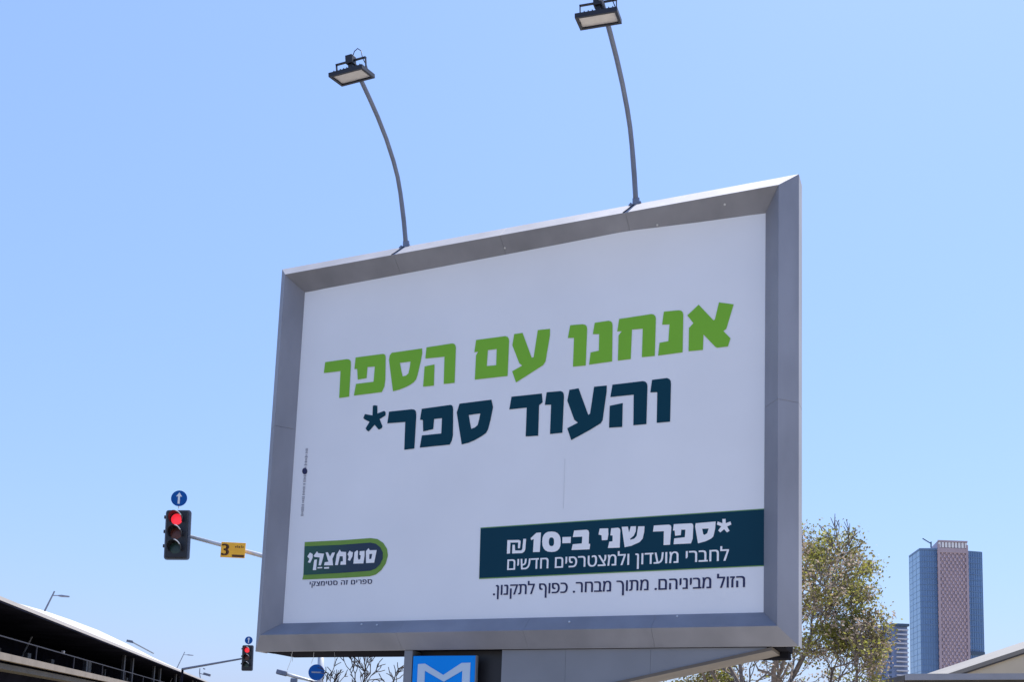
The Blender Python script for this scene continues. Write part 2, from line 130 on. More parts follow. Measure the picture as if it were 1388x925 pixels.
MT = dict(
 vinyl=mat('poster_vinyl', (.725,.735,.765), .45, var=.035, scale=1.1, bump=.6, bscale=1.3),
 frame=mat('painted_frame_metal', (.33,.335,.37), .75, .85, var=.13, scale=2.6, bump=.12, bscale=5, stretch=(1, 1, .45)),
 frame_dark=mat('dark_frame_metal', (.018,.018,.022), .95, .0, spec=.0),
 clad=mat('pillar_cladding', (.20,.21,.235), .5, .2, var=.1, scale=1.6),
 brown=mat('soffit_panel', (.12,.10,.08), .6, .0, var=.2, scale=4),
 green=mat('print_green', (.185,.43,.04), .65, var=.02, spec=.15), navy=mat('print_navy', (.004,.042,.068), .65, var=.03, spec=.1),
 band=mat('print_band', (.004,.040,.068), .65, var=.03, spec=.12), lime=mat('print_lime_edge', (.12,.27,.08), .5, var=.02),
 white=mat('print_white', (.78,.78,.80), .5, var=.02), ink=mat('print_ink', (.03,.035,.09), .6, var=.05, spec=.15),
 faint=mat('print_faint_ink', (.28,.29,.34), .5, var=.1), lgreen=mat('print_logo_green', (.16,.29,.06), .6, var=.06, scale=8, spec=.15),
 crease=mat('paper_crease', (.60,.61,.64), .5, var=.1, scale=8), blue=mat('sign_blue', (.003,.25,.80), .5, var=.04, spec=.1), mwhite=mat('sign_letter_white', (.46,.58,.72), .5, var=.03),
 pole=mat('grey_pole_paint', (.16,.185,.25), .45, .3, var=.15, scale=6), black=mat('black_housing', (.012,.012,.016), .45, var=.2),
 dgrey=mat('dark_grey_plastic', (.12,.14,.18), .5), glass=mat('lamp_glass', (.62,.58,.55), .25, var=.06, scale=30),
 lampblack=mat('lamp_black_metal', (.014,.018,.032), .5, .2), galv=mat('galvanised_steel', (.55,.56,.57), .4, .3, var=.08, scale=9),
 sblue=mat('road_sign_blue', (.003,.085,.34), .5, var=.06, spec=.15), swhite=mat('road_sign_white', (.75,.76,.78), .45, var=.03),
 amber=mat('yellow_plate', (.95,.46,.03), .6, var=.12, scale=6), brownink=mat('brown_ink', (.09,.03,.006), .6, var=.2),
 red=mat('red_lens_lit', (.4,.01,.015), .3, emit=(1.0,.03,.055), estr=.5), amb=mat('amber_lens_unlit', (.10,.022,.014), .3), grn=mat('green_lens_unlit', (.012,.04,.035), .3),
 grass=mat('dry_verge', (.275,.225,.145), .95, var=.3, scale=.8), asphalt=mat('asphalt', (.055,.055,.058), .9, var=.2, scale=2, bump=.3, bscale=60),
 pave=mat('concrete_paving', (.36,.33,.29), .85, var=.12, scale=1.2, bump=.2), kerb=mat('kerb_concrete', (.42,.41,.39), .85), paint=mat('road_paint', (.8,.8,.78), .7, var=.08),
 concrete=mat('viaduct_concrete', (.19,.165,.145), .8, var=.15, scale=.6, bump=.2, bscale=6), ledge=mat('ledge_grey', (.075,.073,.072), .8, var=.2, scale=.5),
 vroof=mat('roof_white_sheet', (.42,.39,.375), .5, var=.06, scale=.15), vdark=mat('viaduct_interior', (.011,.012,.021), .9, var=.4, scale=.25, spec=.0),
 rail=mat('rail_steel', (.028,.029,.042), .6, .1, spec=.2), column=mat('steel_column', (.04,.043,.055), .6, .2),
 bark=mat('bark_brown', (.16,.135,.12), .95, var=.35, scale=14, bump=.5, bscale=60), twig=mat('bare_bark', (.035,.027,.025), .95, var=.3, scale=10),
 leaf1=mat('leaf_yellow_green', (.27,.27,.055), .55, var=.35, scale=9), leaf2=mat('leaf_olive', (.19,.165,.06), .6, var=.35, scale=9), leaf3=mat('dry_pods', (.38,.30,.24), .8, var=.35, scale=9),
 tglass=mat('tower_glass', (.105,.215,.41), .4, .0, var=.10, scale=.05, spec=.8), tglass2=mat('tower_glass_lit_side', (.20,.36,.58), .25, .0, var=.06, scale=.05, spec=.8),
 tglass3=mat('tower_side_joint', (.17,.32,.53), .5), tline=mat('tower_floor_band', (.13,.235,.42), .5, var=.05), pink=mat('tower_pink_cladding', (.40,.325,.37), .7, var=.08, scale=.05), pinkd=mat('tower_recess', (.37,.305,.365), .5, var=.1, scale=.1),
 pinkl=mat('tower_lattice', (.50,.39,.43), .7, var=.06), t2=mat('block_wall', (.17,.23,.38), .6, var=.08, scale=.1), t2w=mat('block_balcony_white', (.52,.54,.60), .6, var=.05), t2d=mat('block_cap', (.05,.09,.15), .6),
 roofb=mat('beige_roof_sheet', (.20,.185,.165), .6, var=.08, scale=1), wallb=mat('beige_render', (.52,.45,.34), .8, var=.08, scale=1), canopy=mat('canopy_fascia', (.26,.27,.31), .5, .1, var=.06), under=mat('canopy_underside', (.06,.055,.055), .7),
)
# leaves let some light through
for k_ in ('leaf1', 'leaf2', 'leaf3'):
    nt = MT[k_].node_tree; b_ = nt.nodes['Principled BSDF']; out_ = nt.nodes['Material Output']
    tr = nt.nodes.new('ShaderNodeBsdfTranslucent'); mx = nt.nodes.new('ShaderNodeMixShader'); mx.inputs[0].default_value = .4
    src = b_.inputs['Base Color'].links[0].from_socket; nt.links.new(src, tr.inputs[0])
    nt.links.new(b_.outputs[0], mx.inputs[1]); nt.links.new(tr.outputs[0], mx.inputs[2]); nt.links.new(mx.outputs[0], out_.inputs[0])
# printed gradient of the logo's dark field (teal on the left, navy on the right)
def grad_mat():
    m = bpy.data.materials.new('print_logo_field'); m.use_nodes = True; N = m.node_tree.nodes; L = m.node_tree.links
    tc = N.new('ShaderNodeTexCoord'); sx = N.new('ShaderNodeSeparateXYZ'); L.new(tc.outputs['Object'], sx.inputs[0])
    mr = N.new('ShaderNodeMapRange'); mr.inputs[1].default_value = -1.8; mr.inputs[2].default_value = -1.35; L.new(sx.outputs[0], mr.inputs[0])
    cr = N.new('ShaderNodeValToRGB'); cr.color_ramp.elements[0].color = (.008,.075,.05,1); cr.color_ramp.elements[1].color = (.006,.024,.055,1)
    L.new(mr.outputs[0], cr.inputs[0]); L.new(cr.outputs[0], N['Principled BSDF'].inputs['Base Color']); return m
MT['lfield'] = grad_mat()

# ================================================================ ground, road, pavement
def sheet(name, pts, z, m, kind='structure'):
    b = MB(); b.add([(x, y, z) for x, y in pts], [tuple(range(len(pts)))]); return tag(b.build(name, m), kind=kind)
g = MB(); R_ = 6000; Nn = 24
g.add([(R_*(2*i/Nn-1), R_*(2*j/Nn-1), -.02) for j in range(Nn+1) for i in range(Nn+1)],
      [(j*(Nn+1)+i, j*(Nn+1)+i+1, (j+1)*(Nn+1)+i+1, (j+1)*(Nn+1)+i) for j in range(Nn) for i in range(Nn)])
tag(g.build('ground', MT['grass']), kind='structure')
sheet('road', [(-14,-60),(-4,-60),(-4,60),(-10,300),(-20,300),(-14,60)], -.01, MT['asphalt'])
pv = MB()
pv.box(-3.85, 9, -20, 26, -.3, .0); tag(pv.build('pavement', MT['pave']), kind='structure')
kb = MB(); kb.box(-4.0, -3.853, -20, 26, -.3, .004); tag(kb.build('kerb', MT['kerb']), kind='structure')
mk = MB()
for i in range(12): mk.add([(-9.1, -20+i*6, -.004), (-8.95, -20+i*6, -.004), (-8.95, -17+i*6, -.004), (-9.1, -17+i*6, -.004)], [(0,1,2,3)])
tag(mk.build('road_marking', MT['paint']), kind='structure')

# ================================================================ billboard
YAW = -.4084; PC = EYE + Vector((-.0981, 7.8928, 2.5784)); PW, PH = 4.0, 2.9514
ZC = PC.z
bb = tag(empty('billboard', (PC.x, PC.y, 0), YAW), 'big grey-framed billboard with a white Hebrew poster, on a wide grey pillar', 'billboard')
FB = wm(bb) @ Matrix.Translation((0, 0, ZC))         # frame of the poster: x along it, -y towards the street, z up, origin at its centre
po = MB(FB)
nx, nz = 40, 48
def vinyl(x, z):                                     # the upper hem rides a little way up the frame near the right, bellying forward
    hem = [(-2.0, .0), (-1.9, .0), (-.6, .010), (.4, .020), (.95, .027), (1.05, .024), (1.5, .010), (1.96, .0), (2.0, .0)]
    o = 0
    for (a, oa), (b_, ob) in zip(hem, hem[1:]):
        if a <= x <= b_: o = oa+(ob-oa)*(x-a)/(b_-a); break
    f = max(0, (z-(PH/2-.36))/.36)
    return (x, -(o/.1158*.1449+.004*(o > 0))*f**1.5, z+o*f)
po.add([vinyl(-PW/2+PW*i/nx, -PH/2+PH*j/nz) for j in range(nz+1) for i in range(nx+1)],
       [(j*(nx+1)+i, j*(nx+1)+i+1, (j+1)*(nx+1)+i+1, (j+1)*(nx+1)+i) for j in range(nz) for i in range(nx)])
po.box(-PW/2, PW/2, .004, .02, -PH/2, PH/2)
poster = po.build('poster', MT['vinyl'], bb, smooth=False)
for p_ in poster.data.polygons[:nx*nz]: p_.use_smooth = True
import json
TAB = json.loads(TAB_JSON)
from mathutils.geometry import tessellate_polygon
def printed(name, loops_list, m, lift, parent=None):
    b = MB(FB)
    for loops in loops_list:
        ls = [[Vector((p[0], p[1], 0)) for p in lp] for lp in loops]
        tris = tessellate_polygon(ls); flat = [p for lp in ls for p in lp]
        fs = []
        for t in tris:
            a, c, d = (flat[i] for i in t)
            # face towards -y
            fs.append(t if (c-a).cross(d-a).z > 0 else tuple(reversed(t)))
        b.add([(p.x, -lift, p.y) for p in flat], fs)
    return b.build(name, m, parent or poster)
tag(printed('headline_lettering', TAB['green'], MT['green'], .003), 'green bold Hebrew headline')
tag(printed('headline_lettering', TAB['navy'], MT['navy'], .003), 'dark navy second headline line ending in an asterisk')
printed('band_edging', TAB['band_edge'], MT['lime'], .003)
printed('printed_band', TAB['band'], MT['band'], .005)
printed('band_lettering', TAB['white'], MT['white'], .007)
printed('logo_outline', TAB['logo_green'], MT['lgreen'], .003)
printed('logo_field', TAB['logo_dark'], MT['lfield'], .005)
printed('logo_lettering', TAB['logo'], MT['white'], .007)
tag(printed('printer_credit', TAB['credit'][:-1], MT['faint'], .003), kind='stuff')
printed('printer_mark', TAB['credit'][-1:], MT['ink'], .003)
def text_mesh(body, bold=0.0, space=1.0):
    """outlines of the built-in font, tessellated contour by contour"""
    cu = bpy.data.curves.new('t', 'FONT'); cu.body = body; cu.size = 1; cu.space_character = space
    o = bpy.data.objects.new('t', cu); COL.objects.link(o)
    dg = bpy.context.evaluated_depsgraph_get(); cc = o.evaluated_get(dg).to_curve(dg)
    loops = []
    for sp in cc.splines:
        lp = []
        if sp.type == 'BEZIER':
            bp = sp.bezier_points; n = len(bp)
            for i in range(n):
                a, b = bp[i], bp[(i+1) % n]; p0, p1, p2, p3 = a.co, a.handle_right, b.handle_left, b.co
                st = 4 if ((p1-p0).cross(p3-p0).length+(p2-p0).cross(p3-p0).length) > 1e-5 else 1
                for k in range(st):
                    t = k/st; q = p0*(1-t)**3+p1*3*t*(1-t)**2+p2*3*t*t*(1-t)+p3*t**3; lp.append(Vector((q.x, q.y, 0)))
        else: lp = [Vector((p.co.x, p.co.y, 0)) for p in sp.points]
        if len(lp) > 2: loops.append(lp)
    bpy.data.objects.remove(o); bpy.data.curves.remove(cu)
    area = lambda l: sum(l[i].x*l[(i+1) % len(l)].y-l[(i+1) % len(l)].x*l[i].y for i in range(len(l)))/2
    def inside(p, l):
        c = False
        for i in range(len(l)):
            a, b = l[i], l[i-1]
            if (a.y > p.y) != (b.y > p.y) and p.x < (b.x-a.x)*(p.y-a.y)/(b.y-a.y)+a.x: c = not c
        return c
    big = max(loops, key=lambda l: abs(area(l))); sgn = 1 if area(big) > 0 else -1
    holes = [l for l in loops if area(l)*sgn < 0 and any(inside(l[0], m_) for m_ in loops if m_ is not l)]; outs = [l for l in loops if not any(l is h for h in holes)]
    vs = []; fs = []
    for q, l in enumerate(outs):
        grp = [l]+[h for h in holes if inside(h[0], l)]; flat = [p for g_ in grp for p in g_]; bs = len(vs)
        for t in tessellate_polygon(grp):
            a, b, c = (flat[i] for i in t); t = t if (b-a).cross(c-a).z > 0 else tuple(reversed(t)); fs.append(tuple(bs+i for i in t))
        vs += [Vector((p.x, p.y, .0002*(q % 2))) for p in flat]
    return vs, fs
def letter_line(name, s, x0, x1, zb, hgt, m, lift, bold=0.0, space=1.0, ref_h=.56):
    vs, fs = text_mesh(s[::-1], 0, space)
    ax = min(v.x for v in vs); bx = max(v.x for v in vs); sx = (x1-x0)/(bx-ax); sz = hgt/ref_h
    b = MB(FB)
    for k_ in ((-1, 1) if bold else (0,)): b.add([(x0+(v.x-ax)*sx+k_*bold, -lift-.0003*k_-v.z, zb+v.y*sz) for v in vs], fs)
    return tag(b.build(name, m, poster), kind='stuff')
letter_line('band_lettering', 'לחברי מועדון ולמצטרפים חדשים', .052, 1.756, -1.100, .078, MT['white'], .007, .0015)
letter_line('caption_lettering', 'הזול מביניהם. מתוך מבחר. כפוף לתקנון.', -.061, 1.869, -1.293, .075, MT['ink'], .003, .0022)
letter_line('caption_lettering', 'ספרים זה סטימצקי', -1.753, -1.151, -1.164, .035, MT['ink'], .003, .0018, 1.1)
b = MB(FB); b.box(.4945, .4975, -.0022, -.0005, -.64, -.25); b.build('paper_seam', MT['crease'], poster)

# frame: section points (outward from the poster edge, towards the street)
SEC_A = SEC = [(.0, .004), (.1158, .1489), (.2401, .0296), (.2401, -.13), (.17, -.17), (.0, -.17)]
SEC_B = [(.0, .004), (.1158, .1489), (.2401, .0296), (.2401, .005), (.0, .003)]
def rail(side, cuts):
    """side 0 top,1 right,2 bottom,3 left; cuts = fractions along it; one closed prism per sheet-metal panel"""
    L = (PW if side in (0, 2) else PH)/2
    def P(o, n, t, endflag):
        # t: position along the rail (-1..1 at the ends means mitre)
        x = (L+o)*t if endflag else t
        if side == 0: return (x, -n, PH/2+o)
        if side == 2: return (x, -n, -PH/2-o)
        if side == 1: return (PW/2+o, -n, x)
        return (-PW/2-o, -n, x)
    panels = []
    ed = [None]+list(cuts)+[None]
    for i in range(len(ed)-1):
        b = MB(FB); g_ = .0014
        SEC = SEC_B if side == 2 else SEC_A
        A = [P(o, n, -1, True) if ed[i] is None else P(o, n, ed[i]*L+g_/2, False) for o, n in SEC]
        B = [P(o, n, 1, True) if ed[i+1] is None else P(o, n, ed[i+1]*L-g_/2, False) for o, n in SEC]
        n_ = len(SEC)
        b.add(A+B, [tuple(range(n_)), tuple(reversed(range(n_, 2*n_)))]+[(k, k+n_, (k+1) % n_+n_, (k+1) % n_) for k in range(n_)])
        panels.append(b)
    core = MB(FB)
    if side == 2: core.box(-PW/2-.20, PW/2+.13, .0225, .17, -PH/2-.238, -PH/2-.003)
    if side in (0, 2):
        sg = 1 if side == 0 else -1; z0, z1 = sorted((sg*(PH/2+.02), sg*(PH/2+.2)))
        if side == 0: core.box(-PW/2-.1, PW/2+.1, .0, .16, z0, z1)
    else:
        sg = 1 if side == 1 else -1; x0, x1 = sorted((sg*(PW/2+.02), sg*(PW/2+.2)))
        core.box(x0, x1, .0, .16, -PH/2, PH/2)
    r = core.build('frame_rail', MT['frame_dark'], bb)
    r['label'] = ['top frame rail, sunlit along its upper edge', 'right frame rail', 'bottom frame rail', 'left frame rail'][side]
    for b in panels:
        o = b.build('frame_panel', MT['frame'], r, bevel=.0015)
    return r
rt_ = rail(0, (-.515, -.03, .49)); rail(1, (.0,)); rb_ = rail(2, (-.41, .13, .62)); rail(3, (.15,))
# rivets and joint straps on the upper rail
def on_outer(s, f, side=0):                          # point on the outer facet of the top rail
    o = SEC[1][0]+(SEC[2][0]-SEC[1][0])*f; n = SEC[1][1]+(SEC[2][1]-SEC[1][1])*f
    return FB @ Vector((s, -n, PH/2+o))
rv = random.Random(3)
for s_ in (-1.03, .98):
    b = MB(); a1 = on_outer(s_-.02, .04); a2 = on_outer(s_+.03, .96); b.bar(a1, a2, .012, .006, up=FB.to_3x3() @ Vector((0, -.7, .7))); b.build('joint_strap', MT['frame_dark'], rt_)
for side, pts in ((rt_, [(1.72, .07, .09), (-.05, .05, .06), (1.2, .03, .04)]), (rb_, [(-1.2, .03, .04), (-1.05, .04, .05), (.6, .05, .07), (1.4, .02, .03)])):
    sg = 1 if side is rt_ else -1
    for s_, o, n in pts:
        b = MB(FB); b.disc((s_, -n-.004, sg*(PH/2+o)), (0, -1, -.6*sg), .008, .006, 8); b.build('rivet', MT['galv'], side)
# back box, soffit, rear face
b = MB(FB); b.box(-2.19, 2.13, .172, .47, -PH/2-.238, PH/2+.19); b.build('back_box', MT['frame_dark'], bb)
b = MB(FB); b.box(-2.12, 2.12, .473, .49, -PH/2-.15, PH/2+.15); b.build('rear_panel', MT['clad'], bb)
for i, (s_, zz) in enumerate([(-1.9, .16), (-1.72, .10), (-1.55, .12), (-2.02, .07)]):
    p0 = Vector((s_, .02+.05*i, -PH/2-.235)); b = MB(FB); b.tube([p0, p0+Vector((.01*(i-1), 0, -zz*.5)), p0+Vector((.02*(i-2), 0, -zz))], .0022, 4); b.build('hanging_wire', MT['galv'], bb)
# pillar: dark core, left post, cladding with the flared arm
ZB = -PH/2                                           # heights below are relative to the poster's lower edge
GZ = -ZC                                             # ground in this frame
b = MB(FB); b.box(-.72, .50, .10, .47, GZ, ZB-.20); b.build('pillar_core', MT['black'], bb)
b = MB(FB); b.box(-.805, -.733, -.02, .47, GZ, ZB-.243); b.build('pillar_post', MT['clad'], bb)
def clad(a0, a1, name='cladding_panel'):
    def low(s): return ZB-.245-(2.06-s)*.218 if s > .55 else None
    zz0, zz1 = low(a0), low(a1)
    b = MB(FB)
    zt = ZB-.2435
    if zz0 is None: zz0 = GZ
    if zz1 is None: zz1 = GZ
    b.hexa([(a0, 0, zz0), (a1, 0, zz1), (a1, .02, zz1), (a0, .02, zz0)], [(a0, 0, zt), (a1, 0, zt), (a1, .02, zt), (a0, .02, zt)])
    return b.build(name, MT['clad'], bb)
clad(.033, .5495); clad(.551, 1.2); clad(1.2012, 2.02)
b = MB(FB); b.box(.034, .05, .021, .46, GZ, ZB-.2435); b.build('pillar_side', MT['frame_dark'], bb)
b = MB(FB)
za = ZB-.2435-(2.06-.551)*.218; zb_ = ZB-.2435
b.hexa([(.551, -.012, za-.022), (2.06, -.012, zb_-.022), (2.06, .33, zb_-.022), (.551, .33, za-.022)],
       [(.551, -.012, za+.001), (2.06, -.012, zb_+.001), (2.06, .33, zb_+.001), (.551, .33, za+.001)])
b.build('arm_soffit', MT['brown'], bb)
b = MB(FB); b.box(1.80, 2.12, .332, .46, ZB-.285, ZB-.24); b.build('rear_trim', MT['frame_dark'], bb)

# blue light box with the letter M
sg = tag(empty('logo_sign', FB @ Vector((-.455, .05, ZB-.86)), YAW), 'square bright blue sign with a pale letter M just below the billboard', 'sign')
FSg = FB
b = MB(FB); b.box(-.725, -.180, -.02, .012, ZB-.825, ZB-.2865); b.build('sign_box', MT['blue'], sg, bevel=.004)
b = MB(FB); b.box(-.177, -.171, -.024, .012, ZB-.83, ZB-.2865); b.build('sign_trim', MT['clad'], sg)
Mo = [(-.676,-1.828),(-.615,-1.824),(-.449,-1.914),(-.295,-1.82),(-.22,-1.818),(-.22,-2.19),(-.285,-2.19),(-.285,-1.880),(-.443,-1.966),(-.612,-1.880),(-.612,-2.19),(-.676,-2.19)]
lp = [Vector((x, z, 0)) for x, z in Mo]
tr_ = tessellate_polygon([lp]); b = MB(FB)
b.add([(p.x, -.026, p.y) for p in lp]+[(p.x, -.0215, p.y) for p in lp],
      [t if (lp[t[1]]-lp[t[0]]).cross(lp[t[2]]-lp[t[0]]).z > 0 else tuple(reversed(t)) for t in tr_]+[(i, (i+1) % 12, (i+1) % 12+12, i+12) for i in range(12)])
b.build('letter', MT['mwhite'], sg)

# floodlights on curved arms
ARM = [(0, .245), (.025, .34), (.06, .455), (.10, .56), (.142, .665), (.20, .775), (.28, .872), (.41, .99), (.56, 1.092), (.70, 1.168), (.83, 1.232), (.90, 1.262), (.97, 1.285)]
def flood(s0, hs, hn, hz, yawh, label):
    root = tag(empty('floodlight', FB @ Vector((s0, 0, PH/2+.24)), YAW), label, 'floodlight', 'floodlights curving out over the billboard')
    b = MB(FB); b.tube([(s0, -n, PH/2+z) for n, z in ARM], [.020]*4+[.0185]*9, 10); b.build('curved_arm', MT['pole'], root, smooth=True)
    b = MB(FB); b.tube([(s0, .0, PH/2+.2405), (s0, -.004, PH/2+.30)], .028, 12); b.build('arm_socket', MT['pole'], root)
    b = MB(FB); b.box(s0-.05, s0+.05, -.032, .05, PH/2+.2405, PH/2+.249)
    for dx in (-.037, .037): b.disc((s0+dx, -.02, PH/2+.2495), (0, 0, 1), .008, .012, 6)
    b.build('base_plate', MT['pole'], root)
    # head frame: x across, y towards the board, z up; tilted so that the glass looks back at the poster
    H_ = FB @ Matrix.Translation((hs, -hn, PH/2+hz)) @ Matrix.Rotation(yawh, 4, 'Z') @ Matrix.Rotation(.215, 4, 'X')
    L_, D_ = .30, .19
    b = MB(H_); t = .02
    b.box(-L_/2, L_/2, -D_/2, -D_/2+t, -.008, .022); b.box(-L_/2, L_/2, D_/2-t, D_/2, -.008, .022)
    b.box(-L_/2, -L_/2+t, -D_/2+t, D_/2-t, -.008, .022); b.box(L_/2-t, L_/2, -D_/2+t, D_/2-t, -.008, .022)
    hd = b.build('lamp_housing', MT['lampblack'], root)
    b = MB(H_); b.box(-L_/2+t, L_/2-t, -D_/2+t, D_/2-t, .004, .010); b.build('lamp_glass', MT['glass'], hd)
    b = MB(H_); b.box(-L_/2+t, L_/2-t, -D_/2+t, D_/2-t, .0105, .024)
    for i in range(9): b.box(-L_/2+.03+i*.029, -L_/2+.036+i*.029, -D_/2+.025, D_/2-.025, .0242, .042)
    b.build('heat_sink', MT['lampblack'], hd)
    b = MB(H_); w = .13
    b.bar((-w, 0, -.0), (-w, 0, .115), .018, .006); b.bar((w, 0, -.0), (w, 0, .115), .018, .006); b.bar((-w-.004, 0, .115), (w+.004, 0, .115), .02, .008)
    b.build('bracket', MT['lampblack'], root)
    b = MB(H_); b.box(-.03, .03, -.035, .03, .088, .150); b.box(-.018, .018, -.02, .05, .043, .088); b.build('driver_box', MT['lampblack'], root, bevel=.003)
    b = MB(H_); b.tube([(.02, 0, .15), (.03, .01, .185), (.06, .01, .20), (.09, .01, .175), (.10, .005, .12), (.125, .02, .06), (.128, .03, .02)], .0035, 5); b.build('cable', MT['lampblack'], root, smooth=True)
    return root
flood(-1.0, -.985, .985, 1.158, .0, 'left, lower floodlight with its whole black head in view, on a curved grey arm')
flood(1.015, .985, .90, 1.164, .126, 'right, higher floodlight on a curved grey arm, its head cut off by the picture')

# ================================================================ traffic lights
def traffic_light(root, c, w, h, lean, yaw, parts=True):
    """c = centre of the front face"""
    Fh = Matrix.Translation(c) @ Matrix.Rotation(yaw, 4, 'Z') @ Matrix.Rotation(lean, 4, 'Y')
    b = MB(Fh); rc = .055; pts = []
    for cx_, cz_, a0 in ((w/2-rc, h/2-rc, 0), (-w/2+rc, h/2-rc, 90), (-w/2+rc, -h/2+rc, 180), (w/2-rc, -h/2+rc, 270)):
        pts += [(cx_+rc*math.cos(math.radians(a0+30*k)), 0, cz_+rc*math.sin(math.radians(a0+30*k))) for k in range(4)]
    b.prism(pts, (0, .03, 0)); b.build('backing_board', MT['dgrey'], root)
    b = MB(Fh); b.box(-w*.425, w*.40, -.06, -.001, -h*.468, h*.475); b.box(-w*.33, w*.33, .032, .2, -h*.44, h*.44); b.build('lamp_box', MT['black'], root, bevel=.012)
    names = ['red', 'amb', 'grn']; r = w*.225
    for i in range(3):
        z = h*.30-i*h*.29; x = -w*.02
        b = MB(Fh); n = 18
        b.add([(x, -.072, z)]+[(x+r*math.cos(k*2*math.pi/n), -.0615, z+r*math.sin(k*2*math.pi/n)) for k in range(n)], [(0, 1+(k), 1+(k+1) % n) for k in range(n)])
        ls = b.build('lens', MT[names[i]], root, smooth=True); ls['label'] = ['lit red lens', 'unlit amber lens', 'unlit green lens'][i]
        b = MB(Fh); k0, k1 = -2, 11; ring = []; ring2 = []
        R1, R2 = r*1.12, r*1.2; m = 16
        vs = []; fs = []
        for k in range(m+1):
            a = math.radians(-25+230*k/m); dpt = .05+.17*max(0, math.sin(a)*.6+.4)
            for rr in (R1, R2):
                vs += [(x+rr*math.cos(a), -.061, z+rr*math.sin(a)), (x+rr*math.cos(a), -.061-dpt, z+rr*math.sin(a))]
        for k in range(m):
            q = 4*k; p = 4*(k+1)
            fs += [(q, q+1, p+1, p), (q+2, p+2, p+3, q+3), (q+1, q+3, p+3, p+1)]
        b.add(vs, fs); b.build('visor', MT['black'], root)
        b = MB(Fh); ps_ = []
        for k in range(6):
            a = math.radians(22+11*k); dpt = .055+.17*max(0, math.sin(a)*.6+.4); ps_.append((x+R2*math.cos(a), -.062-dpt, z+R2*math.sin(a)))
        b.tube(ps_, .011, 5); b.build('visor_highlight', MT['galv'], root)  # sun highlight on the visor rim, added as a pale arc
        b = MB(Fh); b.box(-w/2-.03, -w/2+.001, .0, .05, z+.03, z+.09); b.build('hinge', MT['black'], root)
    return Fh
def arrow_sign(name, c, r, label):
    b = MB(); b.disc(c, (0, -1, 0), r, .012, 28)
    root = tag(origin_fix(b.build(name, MT['sblue'])), label, 'road sign', 'blue arrow signs above the traffic lights')
    a = MB(); y = c.y-.016
    s_ = r/.2
    pts = [(-.025, -.14), (.025, -.14), (.025, .045), (.075, .045), (0, .15), (-.075, .045), (-.025, .045)]
    a.prism([(c.x+px*s_, y, c.z+pz*s_) for px, pz in pts], (0, .0035, 0)); a.build('arrow', MT['swhite'], root)
    rr = MB(); n = 28
    vs = []; 
    for k in range(n):
        q = 2*math.pi*k/n
        vs += [(c.x+r*.93*math.cos(q), c.y-.0145, c.z+r*.93*math.sin(q)), (c.x+r*.99*math.cos(q), c.y-.0145, c.z+r*.99*math.sin(q))]
    rr.add(vs, [(2*k, 2*k+1, 2*((k+1) % n)+1, 2*((k+1) % n)) for k in range(n)]); rr.build('sign_rim', MT['sblue'], root)
    k = MB(); k.bar((c.x, c.y+.02, c.z-r*1.25), (c.x, c.y+.02, c.z+.02), .04, .015); k.build('sign_bracket', MT['galv'], root)
    return root
Y1 = 20.0
A1 = at(256, 727.5, Y1); A1z = A1.z
def same_height(px, py, z): return at_z(px, py, z)
B1 = at(350, 752.5, Y1+.35); dirn = (B1-A1); 

def px_of(P):
    c = P-EYE; w = c.dot(FW); return 694+F_PX*c.dot(RT)/w
def t_at(A, d, px):                                  # where the line A + d t crosses photo column px
    lo, hi = 0.0, 1.0
    while px_of(A+d*hi) < px and hi < 60: hi *= 1.3
    for _ in range(50):
        mid = (lo+hi)/2
        if px_of(A+d*mid) < px: lo = mid
        else: hi = mid
    return lo
D1 = A1 + dirn*t_at(A1, dirn, 622)
tl1 = tag(empty('traffic_light', (D1.x, D1.y, 0)), 'larger nearer traffic light showing red, left of the billboard', 'traffic light', 'traffic lights hung on long arms')
c1 = at(240.7, 725.6, Y1-.03)
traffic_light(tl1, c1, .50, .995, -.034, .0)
b = MB(); b.tube([A1, A1+(D1-A1)*.4, D1], [.036, .052, .065], 10); b.build('mast_arm', MT['galv'], tl1, smooth=True)
b = MB(); b.tube([(D1.x, D1.y, 0), (D1.x, D1.y, D1.z+.1)], [.11, .075], 12); b.build('pole', MT['galv'], tl1, smooth=True)
s1 = at(242.9, 676.2, Y1-.05); arrow_sign('arrow_sign', s1, .158, 'round blue sign with a white upward arrow on the larger traffic light')
# yellow plate on the arm
yc = at(315.8, 746.4, Y1+.0); yp = A1+dirn*t_at(A1, dirn, 315.8); yc = at(315.8, 746.2, yp.y-.12)
kk = yc.y/F_PX
ys = tag(empty('plate_sign', yc), 'small yellow plate with a brown number 3 hanging on the traffic light arm', 'sign')
Fy = Matrix.Translation(yc) @ Matrix.Rotation(.012, 4, 'Y')
wy, hy = 33.7*kk, 21.5*kk
b = MB(Fy); b.box(-wy/2, wy/2, 0, .02, -hy/2, hy/2); b.build('plate', MT['amber'], ys, bevel=.006)
b = MB(Fy); b.box(wy*-.02, wy*.47, -.004, -.001, -hy*.45, -hy*.30); b.build('plate_bar', MT['brownink'], ys)
vs, fs = text_mesh('3')
ax, bx = min(v.x for v in vs), max(v.x for v in vs); ay, by = min(v.y for v in vs), max(v.y for v in vs)
b = MB(Fy)
for q_ in range(3): b.add([(-wy*.47+(v.x-ax)/(bx-ax)*wy*.27+q_*wy*.022, -.003-.0004*q_, -hy*.38+(v.y-ay)/(by-ay)*hy*.76) for v in vs], fs); b.build('number', MT['brownink'], ys)
b = MB(Fy)
for i, (x, w_) in enumerate([(.08, .05), (.16, .03), (.22, .06), (.32, .03), (.38, .04)]): b.box(wy*x, wy*(x+w_), -.003, -.001, hy*.16, hy*(.26+.05*(i % 2)))
b.build('small_print', MT['brownink'], ys)
